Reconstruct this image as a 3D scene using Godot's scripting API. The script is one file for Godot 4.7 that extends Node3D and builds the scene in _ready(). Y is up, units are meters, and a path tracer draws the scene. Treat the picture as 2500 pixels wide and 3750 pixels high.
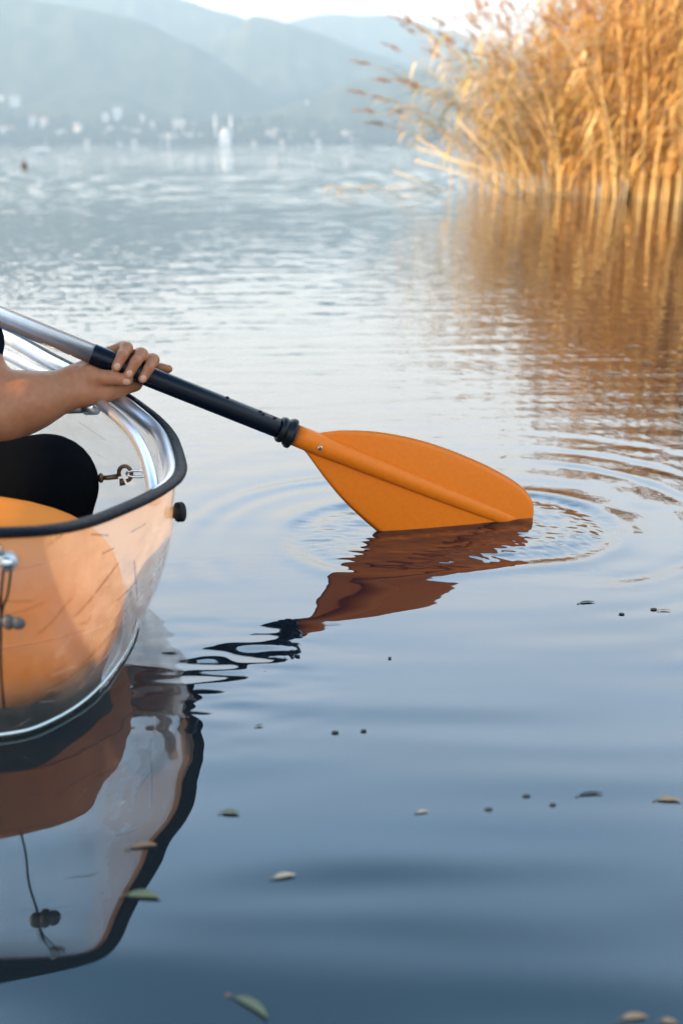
extends Node3D

# ---------------------------------------------------------------- helpers
var rng := RandomNumberGenerator.new()
var used := {}

func numbered(called: String) -> String:
	if not used.has(called):
		used[called] = 0
		return called
	used[called] += 1
	return "%s_%03d" % [called, used[called]]

func tag(o: Node, label: String, category := "", group := "", kind := "") -> Node:
	o.set_meta("label", label)
	if category: o.set_meta("category", category)
	if group: o.set_meta("group", group)
	if kind: o.set_meta("kind", kind)
	return o

func obj(called: String, mesh: Mesh, mat: Material, parent: Node = null) -> MeshInstance3D:
	var o := MeshInstance3D.new()
	o.mesh = mesh
	o.material_override = mat
	if parent == null:
		o.name = numbered(called)
		add_child(o)
	else:
		o.name = called
		parent.add_child(o, true)
	return o

func thing(called: String, label: String, category: String, at := Vector3.ZERO, group := "") -> Node3D:
	var o := Node3D.new()
	o.name = numbered(called)
	add_child(o)
	o.position = at
	tag(o, label, category, group)
	return o

func mat(c: Color, rough := 0.6, metal := 0.0, spec := 0.5) -> StandardMaterial3D:
	var m := StandardMaterial3D.new()
	m.albedo_color = c.linear_to_srgb()
	m.roughness = rough
	m.metallic = metal
	m.metallic_specular = spec
	return m

func noise_tex(n_seed: int, freq: float, size := 256, octaves := 4, ramp: Gradient = null, bump := false, strength := 4.0) -> ImageTexture:
	var n := FastNoiseLite.new()
	n.seed = n_seed
	n.frequency = freq
	n.fractal_octaves = octaves
	n.noise_type = FastNoiseLite.TYPE_SIMPLEX_SMOOTH
	var im := n.get_seamless_image(size, size)
	if ramp:
		var c := Image.create(size, size, false, Image.FORMAT_RGB8)
		for y in size:
			for x in size:
				c.set_pixel(x, y, ramp.sample(im.get_pixel(x, y).r))
		im = c
	if bump:
		im.bump_map_to_normal_map(strength)
	return ImageTexture.create_from_image(im)

func grad(cols: Array, offs: Array) -> Gradient:
	var g := Gradient.new()
	var cc := PackedColorArray()
	for c in cols: cc.append((c as Color).linear_to_srgb())
	g.colors = cc
	g.offsets = PackedFloat32Array(offs)
	return g

# rows of points -> smooth sheet
func add_grid(st: SurfaceTool, rows: Array, close := false, base := 0, uvs := true) -> int:
	var w: int = rows[0].size()
	for j in rows.size():
		for i in w:
			if uvs: st.set_uv(Vector2(float(i) / (w - 1), float(j) / maxf(1, rows.size() - 1)))
			st.add_vertex(rows[j][i])
	var wc := w if close else w - 1
	for j in rows.size() - 1:
		for i in wc:
			var a := base + j * w + i
			var b := base + j * w + (i + 1) % w
			var c := a + w
			var d := b + w
			for k in [a, b, c, b, d, c]: st.add_index(k)
	return base + rows.size() * w

func sheet(rows: Array, close := false) -> ArrayMesh:
	var st := SurfaceTool.new()
	st.begin(Mesh.PRIMITIVE_TRIANGLES)
	add_grid(st, rows, close)
	st.generate_normals()
	return st.commit()

# smooth tube rows through points with radius per point; squash flattens along the second frame axis
func tube_rows(pts: PackedVector3Array, radii: PackedFloat32Array, sides := 12, squash := 1.0, cap := true, up0 := Vector3.UP) -> Array:
	var rows := []
	var prev := up0
	for i in pts.size():
		var t := (pts[mini(i + 1, pts.size() - 1)] - pts[maxi(i - 1, 0)]).normalized()
		var n := (prev - t * prev.dot(t))
		if n.length() < 0.01: n = t.cross(Vector3.RIGHT)
		n = n.normalized()
		prev = n
		var b := t.cross(n)
		var ring := PackedVector3Array()
		for k in sides:
			var a := TAU * k / sides
			ring.append(pts[i] + (b * cos(a) + n * sin(a) * squash) * radii[i])
		if cap and i == 0:
			var c0 := PackedVector3Array()
			for k in sides: c0.append(pts[0] + (ring[k] - pts[0]) * 0.02)
			rows.append(c0)
			rows.append(ring.duplicate())
		rows.append(ring)
		if cap and i == pts.size() - 1:
			rows.append(ring.duplicate())
			var c1 := PackedVector3Array()
			for k in sides: c1.append(pts[i] + (ring[k] - pts[i]) * 0.02)
			rows.append(c1)
	return rows

func tube(pts: PackedVector3Array, r: float, sides := 12, squash := 1.0, r_end := -1.0) -> ArrayMesh:
	var rr := PackedFloat32Array()
	for i in pts.size(): rr.append(r if r_end < 0 else lerpf(r, r_end, float(i) / (pts.size() - 1)))
	return sheet(tube_rows(pts, rr, sides, squash), true)

func spline(ctrl: Array, per := 10) -> PackedVector3Array:
	var out := PackedVector3Array()
	for i in ctrl.size() - 1:
		var p0: Vector3 = ctrl[maxi(i - 1, 0)]
		var p1: Vector3 = ctrl[i]
		var p2: Vector3 = ctrl[i + 1]
		var p3: Vector3 = ctrl[mini(i + 2, ctrl.size() - 1)]
		for k in per:
			out.append(p1.cubic_interpolate(p2, p0, p3, float(k) / per))
	out.append(ctrl[-1])
	return out

func spline_at(s: PackedVector3Array, t: float) -> Vector3:
	var f := clampf(t, 0, 1) * (s.size() - 1)
	var i := mini(int(f), s.size() - 2)
	return s[i].lerp(s[i + 1], f - i)

func ball(at: Vector3, r: Vector3, basis := Basis()) -> ArrayMesh:
	var rows := []
	for j in 9:
		var la := -PI / 2 + PI * j / 8.0
		var ring := PackedVector3Array()
		for i in 14:
			var lo := TAU * i / 14.0
			ring.append(at + basis * (Vector3(cos(la) * cos(lo), sin(la), -cos(la) * sin(lo)) * r))
		rows.append(ring)
	return sheet(rows, true)

# ---- surface nets over a smooth union of tapered capsules: [a, b, ra, rb, k]
func net(bones: Array, cell: float, grow := 0.0, cut = null) -> ArrayMesh:
	var lo := Vector3(1e9, 1e9, 1e9)
	var hi := -lo
	for b in bones:
		var m: float = maxf(b[2], b[3]) + grow + cell * 3
		lo = lo.min((b[0] as Vector3).min(b[1]) - Vector3(m, m, m))
		hi = hi.max((b[0] as Vector3).max(b[1]) + Vector3(m, m, m))
	var n := Vector3i(((hi - lo) / cell).ceil()) + Vector3i.ONE
	var f := PackedFloat32Array()
	f.resize(n.x * n.y * n.z)
	f.fill(0.2)
	for b in bones:
		var a: Vector3 = b[0]
		var e: Vector3 = b[1]
		var ra: float = b[2] + grow
		var rb: float = b[3] + grow
		var k: float = b[4]
		var m := maxf(ra, rb) + maxf(k, cell) * 1.6 + cell
		var i0 := Vector3i(((a.min(e) - Vector3(m, m, m) - lo) / cell).floor()).clamp(Vector3i.ZERO, n - Vector3i.ONE)
		var i1 := Vector3i(((a.max(e) + Vector3(m, m, m) - lo) / cell).ceil()).clamp(Vector3i.ZERO, n - Vector3i.ONE)
		var ab := e - a
		var inv := 1.0 / maxf(ab.length_squared(), 1e-9)
		for z in range(i0.z, i1.z + 1):
			for y in range(i0.y, i1.y + 1):
				var at := (z * n.y + y) * n.x
				for x in range(i0.x, i1.x + 1):
					var p := lo + Vector3(x, y, z) * cell
					var t := clampf((p - a).dot(ab) * inv, 0.0, 1.0)
					var d := (p - a - ab * t).length() - (ra + (rb - ra) * t)
					var o := f[at + x]
					var h := maxf(k - absf(o - d), 0.0) / k
					f[at + x] = minf(o, d) - h * h * k * 0.25
	if cut:
		for z in n.z:
			for y in n.y:
				for x in n.x:
					var i := (z * n.y + y) * n.x + x
					f[i] = maxf(f[i], cut.call(lo + Vector3(x, y, z) * cell))
	var st := SurfaceTool.new()
	st.begin(Mesh.PRIMITIVE_TRIANGLES)
	st.set_smooth_group(0)
	var ids := {}
	var count := 0
	var sx := 1
	var sy := n.x
	var sz := n.x * n.y
	var corner := [0, sx, sy, sx + sy, sz, sx + sz, sy + sz, sx + sy + sz]
	var edges := [[0, 1], [2, 3], [4, 5], [6, 7], [0, 2], [1, 3], [4, 6], [5, 7], [0, 4], [1, 5], [2, 6], [3, 7]]
	for z in n.z - 1:
		for y in n.y - 1:
			for x in n.x - 1:
				var i := z * sz + y * sy + x
				var mask := 0
				for c in 8:
					if f[i + corner[c]] < 0.0: mask |= 1 << c
				if mask == 0 or mask == 255: continue
				var sum := Vector3.ZERO
				var hits := 0
				for e in edges:
					var va := f[i + corner[e[0]]]
					var vb := f[i + corner[e[1]]]
					if (va < 0.0) != (vb < 0.0):
						var t := va / (va - vb)
						var pa := Vector3(e[0] & 1, (e[0] >> 1) & 1, e[0] >> 2)
						var pb := Vector3(e[1] & 1, (e[1] >> 1) & 1, e[1] >> 2)
						sum += pa.lerp(pb, t)
						hits += 1
				st.add_vertex(lo + (Vector3(x, y, z) + sum / hits) * cell)
				ids[i] = count
				count += 1
	for z in range(1, n.z - 1):
		for y in range(1, n.y - 1):
			for x in range(1, n.x - 1):
				var i := z * sz + y * sy + x
				var inside := f[i] < 0.0
				for ax in 3:
					var step: int = [sx, sy, sz][ax]
					if inside == (f[i + step] < 0.0): continue
					var u: int = [sy, sz, sx][ax]
					var v: int = [sz, sx, sy][ax]
					var q := [i - u - v, i - v, i, i - u]
					if not (ids.has(q[0]) and ids.has(q[1]) and ids.has(q[2]) and ids.has(q[3])): continue
					var order := [0, 2, 1, 0, 3, 2] if inside else [0, 1, 2, 0, 2, 3]
					for k in order: st.add_index(ids[q[k]])
	st.generate_normals()
	return st.commit()

# ---------------------------------------------------------------- the place
# shaft of the paddle: a point at its collar, its direction towards the blade, and two directions across it
const COLLAR := Vector3(-0.0835, 0.1765, -1.5105)
var AX := Vector3(0.8898, -0.424, -0.1689).normalized()
var AU := Vector3.UP
var AV := Vector3.BACK

func on_shaft(s: float, deg: float, r: float) -> Vector3:
	var a := deg_to_rad(deg)
	return COLLAR - AX * s + r * (cos(a) * AV + sin(a) * AU)

func by_shaft(s: float, u: float, v: float) -> Vector3:
	return COLLAR - AX * s + AU * u + AV * v

# kayak outline: rim and waterline, the same number of control points, round from the near side over the bow to the far side and the stern
var rim_line := PackedVector3Array()
var water_line := PackedVector3Array()
var outline2 := PackedVector2Array()
var spine := [Vector3(-0.42, 0, -1.27), Vector3(-2.7, 0, -1.86)]

func kayak_lines() -> void:
	var rim := [Vector3(-2.2, .275, -1.2), Vector3(-1.6, .275, -1.0), Vector3(-1.0, .275, -.87), Vector3(-.6, .272, -.83), Vector3(-.312, .268, -.845), Vector3(-.268, .262, -.872), Vector3(-.254, .243, -.94), Vector3(-.231, .235, -1.005), Vector3(-.212, .224, -1.08), Vector3(-.20, .215, -1.16), Vector3(-.207, .207, -1.235),
		Vector3(-.225, .207, -1.315), Vector3(-.25, .21, -1.405), Vector3(-.285, .228, -1.44), Vector3(-.345, .25, -1.5), Vector3(-.44, .265, -1.6), Vector3(-.51, .27, -1.69), Vector3(-.62, .275, -1.86), Vector3(-.8, .278, -2.05), Vector3(-1.1, .28, -2.25), Vector3(-1.6, .28, -2.42), Vector3(-2.2, .28, -2.45), Vector3(-2.75, .28, -2.2), Vector3(-2.9, .28, -1.9), Vector3(-2.7, .277, -1.5), Vector3(-2.2, .275, -1.2)]
	var wl := [Vector3(-2.2, 0, -1.3), Vector3(-1.6, 0, -1.1), Vector3(-1.0, 0, -.955), Vector3(-.6, 0, -.905), Vector3(-.367, 0, -.919), Vector3(-.333, 0, -.938), Vector3(-.305, 0, -.968), Vector3(-.287, 0, -1.01), Vector3(-.276, 0, -1.06), Vector3(-.269, 0, -1.13), Vector3(-.272, 0, -1.2),
		Vector3(-.29, 0, -1.27), Vector3(-.32, 0, -1.34), Vector3(-.365, 0, -1.41), Vector3(-.43, 0, -1.48), Vector3(-.52, 0, -1.57), Vector3(-.6, 0, -1.66), Vector3(-.72, 0, -1.8), Vector3(-.88, 0, -1.95), Vector3(-1.15, 0, -2.13), Vector3(-1.6, 0, -2.29), Vector3(-2.15, 0, -2.31), Vector3(-2.6, 0, -2.1), Vector3(-2.72, 0, -1.88), Vector3(-2.6, 0, -1.58), Vector3(-2.2, 0, -1.3)]
	rim_line = spline(rim, 10)
	water_line = spline(wl, 10)
	for pass_no in 50:
		for line in [rim_line, water_line]:
			var old: PackedVector3Array = line.duplicate()
			for i in range(1, old.size() - 1): line[i] = old[i] * 0.5 + (old[i - 1] + old[i + 1]) * 0.25
	for p in water_line: outline2.append(Vector2(p.x, p.z))

func edge_distance(p: Vector2) -> float:
	var best := 1e9
	for i in range(0, outline2.size() - 1, 2):
		var q := Geometry2D.get_closest_point_to_segment(p, outline2[i], outline2[mini(i + 2, outline2.size() - 1)])
		best = minf(best, q.distance_squared_to(p))
	return sqrt(best)

func hull_depth(inset: float) -> float:
	var t := clampf(1.0 - inset / 0.2, 0.0, 1.0)
	return 0.10 * sqrt(1.0 - t * t)

func spine_near(p: Vector3) -> Vector3:
	return Geometry3D.get_closest_point_to_segment(p, spine[0], spine[1])

# ---- the lake
var w1 := FastNoiseLite.new()
var w2 := FastNoiseLite.new()
var w3 := FastNoiseLite.new()
const DIP_A := Vector2(0.068, -1.515)
const DIP_B := Vector2(0.30, -1.565)

func wave(x: float, z: float) -> float:
	var d := -z
	var r := sqrt(x * x + z * z)
	var h := 0.0
	# long, low bands
	h += w1.get_noise_2d(x * 1.6, z * 6.5) * 0.0010
	# the ruffled middle distance: crests lie across the view
	var ruff := smoothstep(1.45, 2.6, r)
	if ruff > 0.0:
		var amp := (0.00038 + 0.0010 * smoothstep(7.0, 15.0, r) + 0.0012 * smoothstep(15.0, 45.0, r)) * ruff
		for far in [0.6, 1.8, 5.4, 16.0, 48.0, 140.0]:
			var q := r / 5.0 / far as float
			var wt := smoothstep(0.12, 0.5, q) * (1.0 - smoothstep(1.6, 3.6, q))
			if wt > 0.0: h += w2.get_noise_2d(x * 1.0 / far + far, (z + 0.10 * x) * 17.0 / far) * amp * wt * far
		if r < 9.0: h += w3.get_noise_2d(x * 7.0, z * 62.0) * 0.00016 * ruff
	elif d > 1.2:
		h += w3.get_noise_2d(x * 14.0, z * 55.0) * 0.00012 * smoothstep(1.2, 1.5, d)
	# rings that the dipping blade sends out
	var p := Vector2(x, z)
	var q := Geometry2D.get_closest_point_to_segment(p, DIP_A, DIP_B)
	var D := q.distance_to(p)
	if D < 1.3:
		var e := exp(-pow((D - 0.155) / 0.03, 2.0))
		h += 0.0018 * e * sin(TAU * (D - 0.155) / 0.10)
		h += 0.0011 * exp(-D * 3.2) * sin(TAU * D / (0.075 + 0.05 * D) + 0.7) * smoothstep(-1.36, -1.5, z)
		h += w3.get_noise_2d(x * 16.0, z * 62.0) * 0.0006 * (1.0 - smoothstep(0.10, 0.19, D))
		h -= 0.004 * exp(-pow(D / 0.018, 2.0))
	# older, wider rings that travel off to the sides of the stroke
	var E := p.distance_to(Vector2(0.33, -1.62))
	if E < 1.0:
		var right := smoothstep(0.28, 0.5, x)
		h += right * (0.0011 * exp(-pow((E - 0.30) / 0.025, 2.0)) * sin(TAU * (E - 0.30) / 0.085) + 0.0009 * exp(-pow((E - 0.40) / 0.03, 2.0)) * sin(TAU * (E - 0.40) / 0.09) + 0.0007 * exp(-pow((E - 0.52) / 0.04, 2.0)) * sin(TAU * (E - 0.52) / 0.1))
	E = p.distance_to(Vector2(0.06, -1.50))
	if E < 0.7:
		var left := 1.0 - smoothstep(0.0, 0.12, x)
		h += left * smoothstep(-1.3, -1.45, z) * 0.0014 * exp(-pow((E - 0.3) / 0.05, 2.0)) * sin(TAU * (E - 0.3) / 0.075)
	# ruffled water by the bow
	var bow := Vector2(-0.16, -1.08).distance_to(p)
	if bow < 0.3:
		h += w3.get_noise_2d(x * 7.0 + 40.0, z * 18.0) * 0.0012 * exp(-pow(bow / 0.13, 2.0))
	return h

func build_water(m: Material) -> void:
	w1.seed = 3; w1.frequency = 1.0; w1.fractal_octaves = 2
	w2.seed = 8; w2.frequency = 1.0; w2.fractal_octaves = 2
	w3.seed = 21; w3.frequency = 1.0; w3.fractal_octaves = 2
	for w in [w1, w2, w3]: w.noise_type = FastNoiseLite.TYPE_SIMPLEX_SMOOTH
	var rings := [0.12, 0.22, 0.32, 0.4]
	var r := 0.45
	while r < 2400.0:
		rings.append(r)
		r *= 1.0042 if r < 3.5 else 1.0065 if r < 150.0 else 1.08
	rings.append(2600.0)
	var angs := []
	var a := -180.0
	while a < 180.0 - 0.001:
		angs.append(deg_to_rad(a))
		a += 0.16 if absf(a) < 24.5 else 1.0 if absf(a) < 40 else 4.0
	var na := angs.size()
	var v := PackedVector3Array()
	var nn := PackedVector3Array()
	v.resize(rings.size() * na + 1)
	nn.resize(rings.size() * na + 1)
	var i := 0
	for rr in rings:
		for t in angs:
			var x: float = rr * sin(t)
			var z: float = -rr * cos(t)
			var y := 0.0
			var n := Vector3.UP
			var dented := false
			if x < -0.25 and x > -2.95 and z < -0.8 and z > -2.6:
				if Geometry2D.is_point_in_polygon(Vector2(x, z), outline2):
					dented = true
					y = -hull_depth(edge_distance(Vector2(x, z)) + 0.012) - 0.006
			if not dented and absf(t) < 0.75:
				var e: float = 0.0012 * maxf(rr, 0.6)
				y = wave(x, z)
				n = Vector3(-(wave(x + e, z) - y) / e, 1.0, -(wave(x, z + e) - y) / e).normalized()
				if rr > 25.0: y = 0.0
			v[i] = Vector3(x, y, z)
			nn[i] = n
			i += 1
	v[i] = Vector3.ZERO
	nn[i] = Vector3.UP
	var ix := PackedInt32Array()
	ix.resize((rings.size() - 1) * na * 6 + na * 3)
	var k := 0
	for j in rings.size() - 1:
		for c in na:
			var p := j * na + c
			var q := j * na + (c + 1) % na
			ix[k] = p; ix[k + 1] = p + na; ix[k + 2] = q
			ix[k + 3] = q; ix[k + 4] = p + na; ix[k + 5] = q + na
			k += 6
	for c in na:
		ix[k] = i; ix[k + 1] = c; ix[k + 2] = (c + 1) % na
		k += 3
	var arr := []
	arr.resize(Mesh.ARRAY_MAX)
	arr[Mesh.ARRAY_VERTEX] = v
	arr[Mesh.ARRAY_NORMAL] = nn
	arr[Mesh.ARRAY_INDEX] = ix
	var am := ArrayMesh.new()
	am.add_surface_from_arrays(Mesh.PRIMITIVE_TRIANGLES, arr)
	tag(obj("water", am, m), "calm blue grey lake with rings spreading round the paddle blade", "water", "", "structure")

# ---- hills: ridge given as (across, up) in thousandths of its distance
func hill(called: String, label: String, dist: float, foot: float, ridge: Array, m: Material, sd: int) -> Array:
	var n := FastNoiseLite.new()
	n.seed = sd
	n.frequency = 0.004
	var pts := []
	for p in ridge: pts.append(Vector3(p[0], p[1], 0))
	var line := spline(pts, 12)
	var rows := []
	var steps := 18
	for j in steps + 8:
		var row := PackedVector3Array()
		for p in line:
			var t := float(j) / steps
			var x := p.x * 0.001 * dist
			var top := p.y * 0.001 * dist
			var z := -lerpf(foot, dist, minf(t, 1.0)) - maxf(t - 1.0, 0.0) * 900.0
			var s := smoothstep(0.0, 1.0, minf(t, 1.0)) if t <= 1.0 else 1.0 - (t - 1.0) * 1.6
			var y := top * s + n.get_noise_2d(x, z * 1.5) * top * 0.16 * sin(PI * minf(t, 1.0)) - 0.4
			row.append(Vector3(x, y, z))
		rows.append(row)
	tag(obj(called, sheet(rows), m), label, "hill", "", "structure")
	return line

func _ready() -> void:
	rng.seed = 7
	# ------------------------------------------------ camera, sky, sun, exposure
	var cam := Camera3D.new()
	cam.name = "camera"
	cam.position = Vector3(0, 0.6, 0)
	cam.rotation = Vector3(-atan(0.3585 * 3750.0 / 3646.0), 0, 0)
	cam.keep_aspect = Camera3D.KEEP_HEIGHT
	var at := CameraAttributesPhysical.new()
	at.frustum_focal_length = 23.336
	at.frustum_focus_distance = 1.52
	at.exposure_aperture = 2.35
	at.frustum_near = 0.05
	at.frustum_far = 9000.0
	cam.attributes = at
	cam.fov = 54.43
	cam.near = 0.05
	cam.far = 9000.0
	add_child(cam)
	cam.current = true

	var env := Environment.new()
	env.background_mode = Environment.BG_SKY
	env.tonemap_mode = Environment.TONE_MAPPER_LINEAR
	env.tonemap_exposure = 3.2
	env.sdfgi_enabled = true
	env.ssao_enabled = true
	env.ssil_enabled = true
	env.fog_enabled = true
	env.fog_mode = Environment.FOG_MODE_EXPONENTIAL
	env.fog_density = 0.00062
	env.fog_light_color = Color(0.78, 0.91, 1.0)
	var sky := Sky.new()
	var pan := PanoramaSkyMaterial.new()
	var stops := [0.0, 8.0, 15.0, 22.0, 30.0, 38.0, 46.0, 60.0, 90.0]
	var tones := [Color(1.44, 1.34, 1.18), Color(1.38, 1.29, 1.15), Color(1.32, 1.27, 1.19), Color(1.18, 1.29, 1.43), Color(.88, 1.16, 1.5), Color(.48, .80, 1.18), Color(.07, .23, .43), Color(.03, .12, .25), Color(.03, .11, .24)]
	var cn := FastNoiseLite.new()
	cn.seed = 5
	cn.frequency = 1.6
	cn.fractal_octaves = 4
	var im := Image.create(512, 256, false, Image.FORMAT_RGBAF)
	for y in 256:
		var el := 90.0 - (y + 0.5) / 256.0 * 180.0
		var c := Color(.25, .3, .34)
		if el >= 0.0:
			var s := 0
			while s < 7 and el > stops[s + 1]: s += 1
			c = tones[s].lerp(tones[s + 1], smoothstep(0.0, 1.0, (el - stops[s]) / (stops[s + 1] - stops[s])) * 0.5 + 0.5 * (el - stops[s]) / (stops[s + 1] - stops[s]))
		for x in 512:
			var k := 1.0
			if el > 0.0:
				var az := TAU * x / 512.0
				var er := deg_to_rad(el)
				k += 0.09 * cn.get_noise_3d(cos(az) * cos(er) * 1.2, sin(er) * 5.0, sin(az) * cos(er) * 1.2)
			im.set_pixel(x, y, Color(c.r * k, c.g * k, c.b * k, 1))
	pan.panorama = ImageTexture.create_from_image(im)
	sky.sky_material = pan
	env.sky = sky
	var we := WorldEnvironment.new()
	we.name = "environment"
	we.environment = env
	add_child(we)

	var sun := DirectionalLight3D.new()
	sun.name = "sun"
	sun.light_color = Color(1.0, 0.83, 0.60)
	sun.light_energy = 1.6
	sun.light_angular_distance = 1.0
	sun.shadow_enabled = true
	add_child(sun)
	sun.look_at_from_position(Vector3(-0.9, 0.33, 0.17), Vector3.ZERO)

	AU = (Vector3.UP - AX * AX.y).normalized()
	AV = AX.cross(AU).normalized()
	if AV.z < 0: AV = -AV
	kayak_lines()

	# ------------------------------------------------ water
	var wm := mat(Color(.006, .010, .014), 0.015, 0.0, 0.7)
	wm.clearcoat_enabled = true
	wm.clearcoat = 0.2
	wm.clearcoat_roughness = 0.015
	build_water(wm)

	far_shore()
	kayak()
	paddle()
	person()
	reeds()
	floating()

# ---------------------------------------------------------------- the far shore
func px(list: Array) -> Array:
	# points measured as (across, up from the waterline) on a picture of the ridge, to thousandths of the distance
	var out := []
	for p in list: out.append([(p[0] * 0.52 - 784.0) * 0.43730, (640.0 - p[1]) * 0.52 * 0.43730])
	return out

func far_shore() -> void:
	var green := mat(Color(.055, .075, .045), 1.0, 0.0, 0.2)
	green.albedo_texture = noise_tex(4, 0.02, 256, 5, grad([Color(.03, .05, .03), Color(.07, .085, .05), Color(.16, .15, .10)], [0.2, 0.55, 0.9]))
	green.albedo_color = Color.WHITE
	green.uv1_triplanar = true
	green.uv1_world_triplanar = true
	green.uv1_scale = Vector3(0.004, 0.004, 0.004)
	hill("hills", "pale far ridge behind the right shoulder of the mountain", 3000, 2500, px([[700, 420], [1000, 260], [1300, 178], [1450, 150], [1568, 155], [1750, 168], [2000, 230], [2400, 300], [3000, 380], [3800, 420]]), green, 11)
	hill("hills", "broad pale mountain ridge at the back across the lake", 2500, 2100, px([[-1500, 130], [-900, 60], [-400, -10], [0, 20], [320, 50], [450, 38], [600, 36], [720, 50], [850, 90], [1000, 135], [1110, 165], [1300, 260], [1500, 400], [1800, 600]]), green, 12)
	hill("hills", "blue wooded hill right of the mosque across the lake", 2150, 1800, px([[700, 520], [900, 320], [1000, 255], [1110, 190], [1170, 157], [1300, 185], [1450, 230], [1568, 275], [1750, 330], [2000, 420], [2400, 520], [3000, 560]]), green, 13)
	hill("hills", "dark blue mountain slope on the left above the town", 1850, 1620, px([[-1500, 160], [-700, 60], [-300, 40], [0, 62], [250, 96], [450, 125], [700, 172], [850, 236], [1000, 305], [1150, 400], [1350, 540], [1600, 620]]), green, 14)
	hill("hills", "low green hillside behind the lakeside town", 1640, 1520, px([[-1500, 400], [-600, 380], [0, 430], [200, 480], [450, 435], [600, 445], [760, 505], [900, 565], [1040, 590], [1150, 530], [1300, 480], [1450, 430], [1568, 392], [1800, 350], [2300, 330], [3000, 400]]), green, 15)
	# the strip of shore
	var rows := []
	var n := FastNoiseLite.new()
	n.frequency = 0.01
	for j in 5:
		var row := PackedVector3Array()
		for i in 90:
			var x := -1500.0 + i * 34.0
			row.append(Vector3(x, [-.6, .7, 2.2, 5.0, 8.0][j] + n.get_noise_2d(x, j * 40.0) * j, -1490.0 - j * 14.0 + 8.0 * n.get_noise_1d(x)))
		rows.append(row)
	tag(obj("shore", sheet(rows), mat(Color(.22, .19, .14), 1.0)), "pale far bank at the edge of the lake", "shore", "", "structure")

	# houses
	var walls := [mat(Color(.78, .74, .68), 0.9), mat(Color(.66, .58, .48), 0.9), mat(Color(.72, .52, .42), 0.9), mat(Color(.80, .74, .67), 0.9)]
	var roofs := [mat(Color(.36, .13, .08), 0.9), mat(Color(.30, .2, .15), 0.9), mat(Color(.5, .46, .42), 0.9)]
	var glass := mat(Color(.05, .06, .08), 0.2)
	var spots := []
	# bright blocks that stand out, measured on the picture: across, up, width, height
	for b in [[175, 465, 60, 46], [240, 545, 42, 60], [290, 545, 40, 38], [130, 580, 90, 40], [590, 515, 50, 46], [840, 555, 80, 36], [900, 578, 50, 26], [660, 588, 60, 26], [1340, 610, 34, 28], [1370, 478, 26, 24], [10, 570, 50, 30], [690, 530, 28, 28], [540, 525, 30, 24], [120, 455, 26, 22], [75, 475, 26, 22], [730, 565, 26, 40], [425, 570, 40, 28], [350, 590, 60, 26]]:
		spots.append([b[0], b[1], b[2], b[3], 0])
	for i in 62:
		var cx := rng.randf_range(-260, 1620)
		if cx > 960 and cx < 1080: continue
		var lift := rng.randf_range(0, 70) if cx < 950 else rng.randf_range(0, 40)
		spots.append([cx, 626.0 - lift, rng.randf_range(22, 44), rng.randf_range(16, 30), rng.randi_range(1, 2)])
	var said := ["bright block high on the left slope above the town", "tall white block in the left part of the town", "white block beside the tallest one in the left part of the town", "wide pale row of houses on the left shore", "white block at the centre of the town, higher than its neighbours", "widest bright white block left of the mosque", "pale block just right of the widest white block", "low wide pale block at the waterside left of the mosque", "small white block at the waterside far right of the mosque", "lone white house on the slope right of the mosque", "pale block at the left edge of the picture", "small white block between the centre and the widest white block", "small pale block left of the high central one", "left one of two small white houses on the upper left slope", "small white house at the far left of the upper slope", "narrow tall pale block near the middle of the town", "pale block in the middle left of the town", "low wide pale block left of the middle of the town"]
	var nth := -1
	for s in spots:
		nth += 1
		var d: float = 1500.0 + (626.0 - s[1]) * 0.75
		var k: float = d * 0.52 * 0.43730e-3
		var c := Vector3((s[0] * 0.52 - 784.0) * 0.43730e-3 * d, maxf(0.5, (640.0 - s[1] - s[3] * 0.5) * k), -d)
		var w: float = s[2] * k * 0.66
		var hh: float = s[3] * k * 0.72
		var dp := rng.randf_range(9, 14)
		var bright: bool = s[4] == 0
		var t := thing("town_house", said[nth] if bright else "small hazy house with tiled roof in the far lakeside town", "house", c, "bright blocks of the far town" if bright else "small houses of the far town")
		t.rotation.y = rng.randf_range(-0.3, 0.3)
		var bm := BoxMesh.new()
		bm.size = Vector3(w, hh + 4.0, dp)
		var wall := obj("wall", bm, walls[3] if bright else walls[rng.randi_range(0, 2)], t)
		wall.position.y = hh * 0.5 - 2.0
		var st := SurfaceTool.new()
		st.begin(Mesh.PRIMITIVE_TRIANGLES)
		var pm := PrismMesh.new()
		pm.size = Vector3(dp + 1.0, hh * 0.28, w + 1.0)
		var rf := obj("roof", pm, roofs[rng.randi_range(0, 2)], t)
		rf.rotation.y = PI / 2
		rf.position.y = hh + hh * 0.14
		if bright:
			for f in maxi(1, int(hh / 4.5)):
				for q in maxi(1, int(w / 6.0)):
					var wm := BoxMesh.new()
					wm.size = Vector3(1.6, 1.8, 0.3)
					var win := obj("window", wm, glass, t)
					win.position = Vector3(-w * 0.5 + (q + 0.5) * w / maxi(1, int(w / 6.0)), 2.4 + f * 4.2, dp * 0.5 + 0.05)

	# mosque
	var white := mat(Color(.86, .84, .80), 0.8)
	var lead := mat(Color(.62, .63, .64), 0.6)
	var md := 1500.0
	var mk := md * 0.52 * 0.43730e-3
	var mq := thing("mosque", "white mosque with a dome between two slender minarets on the far shore", "mosque", Vector3((1025 * 0.52 - 784.0) * 0.43730e-3 * md, 0.6, -md))
	var hall := BoxMesh.new()
	hall.size = Vector3(44 * mk, 36 * mk, 44 * mk)
	obj("prayer_hall", hall, white, mq).position = Vector3(2 * mk, 18 * mk, 0)
	obj("dome", ball(Vector3(4 * mk, 40 * mk, 0), Vector3(20, 26, 20) * mk), white, mq)
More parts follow.
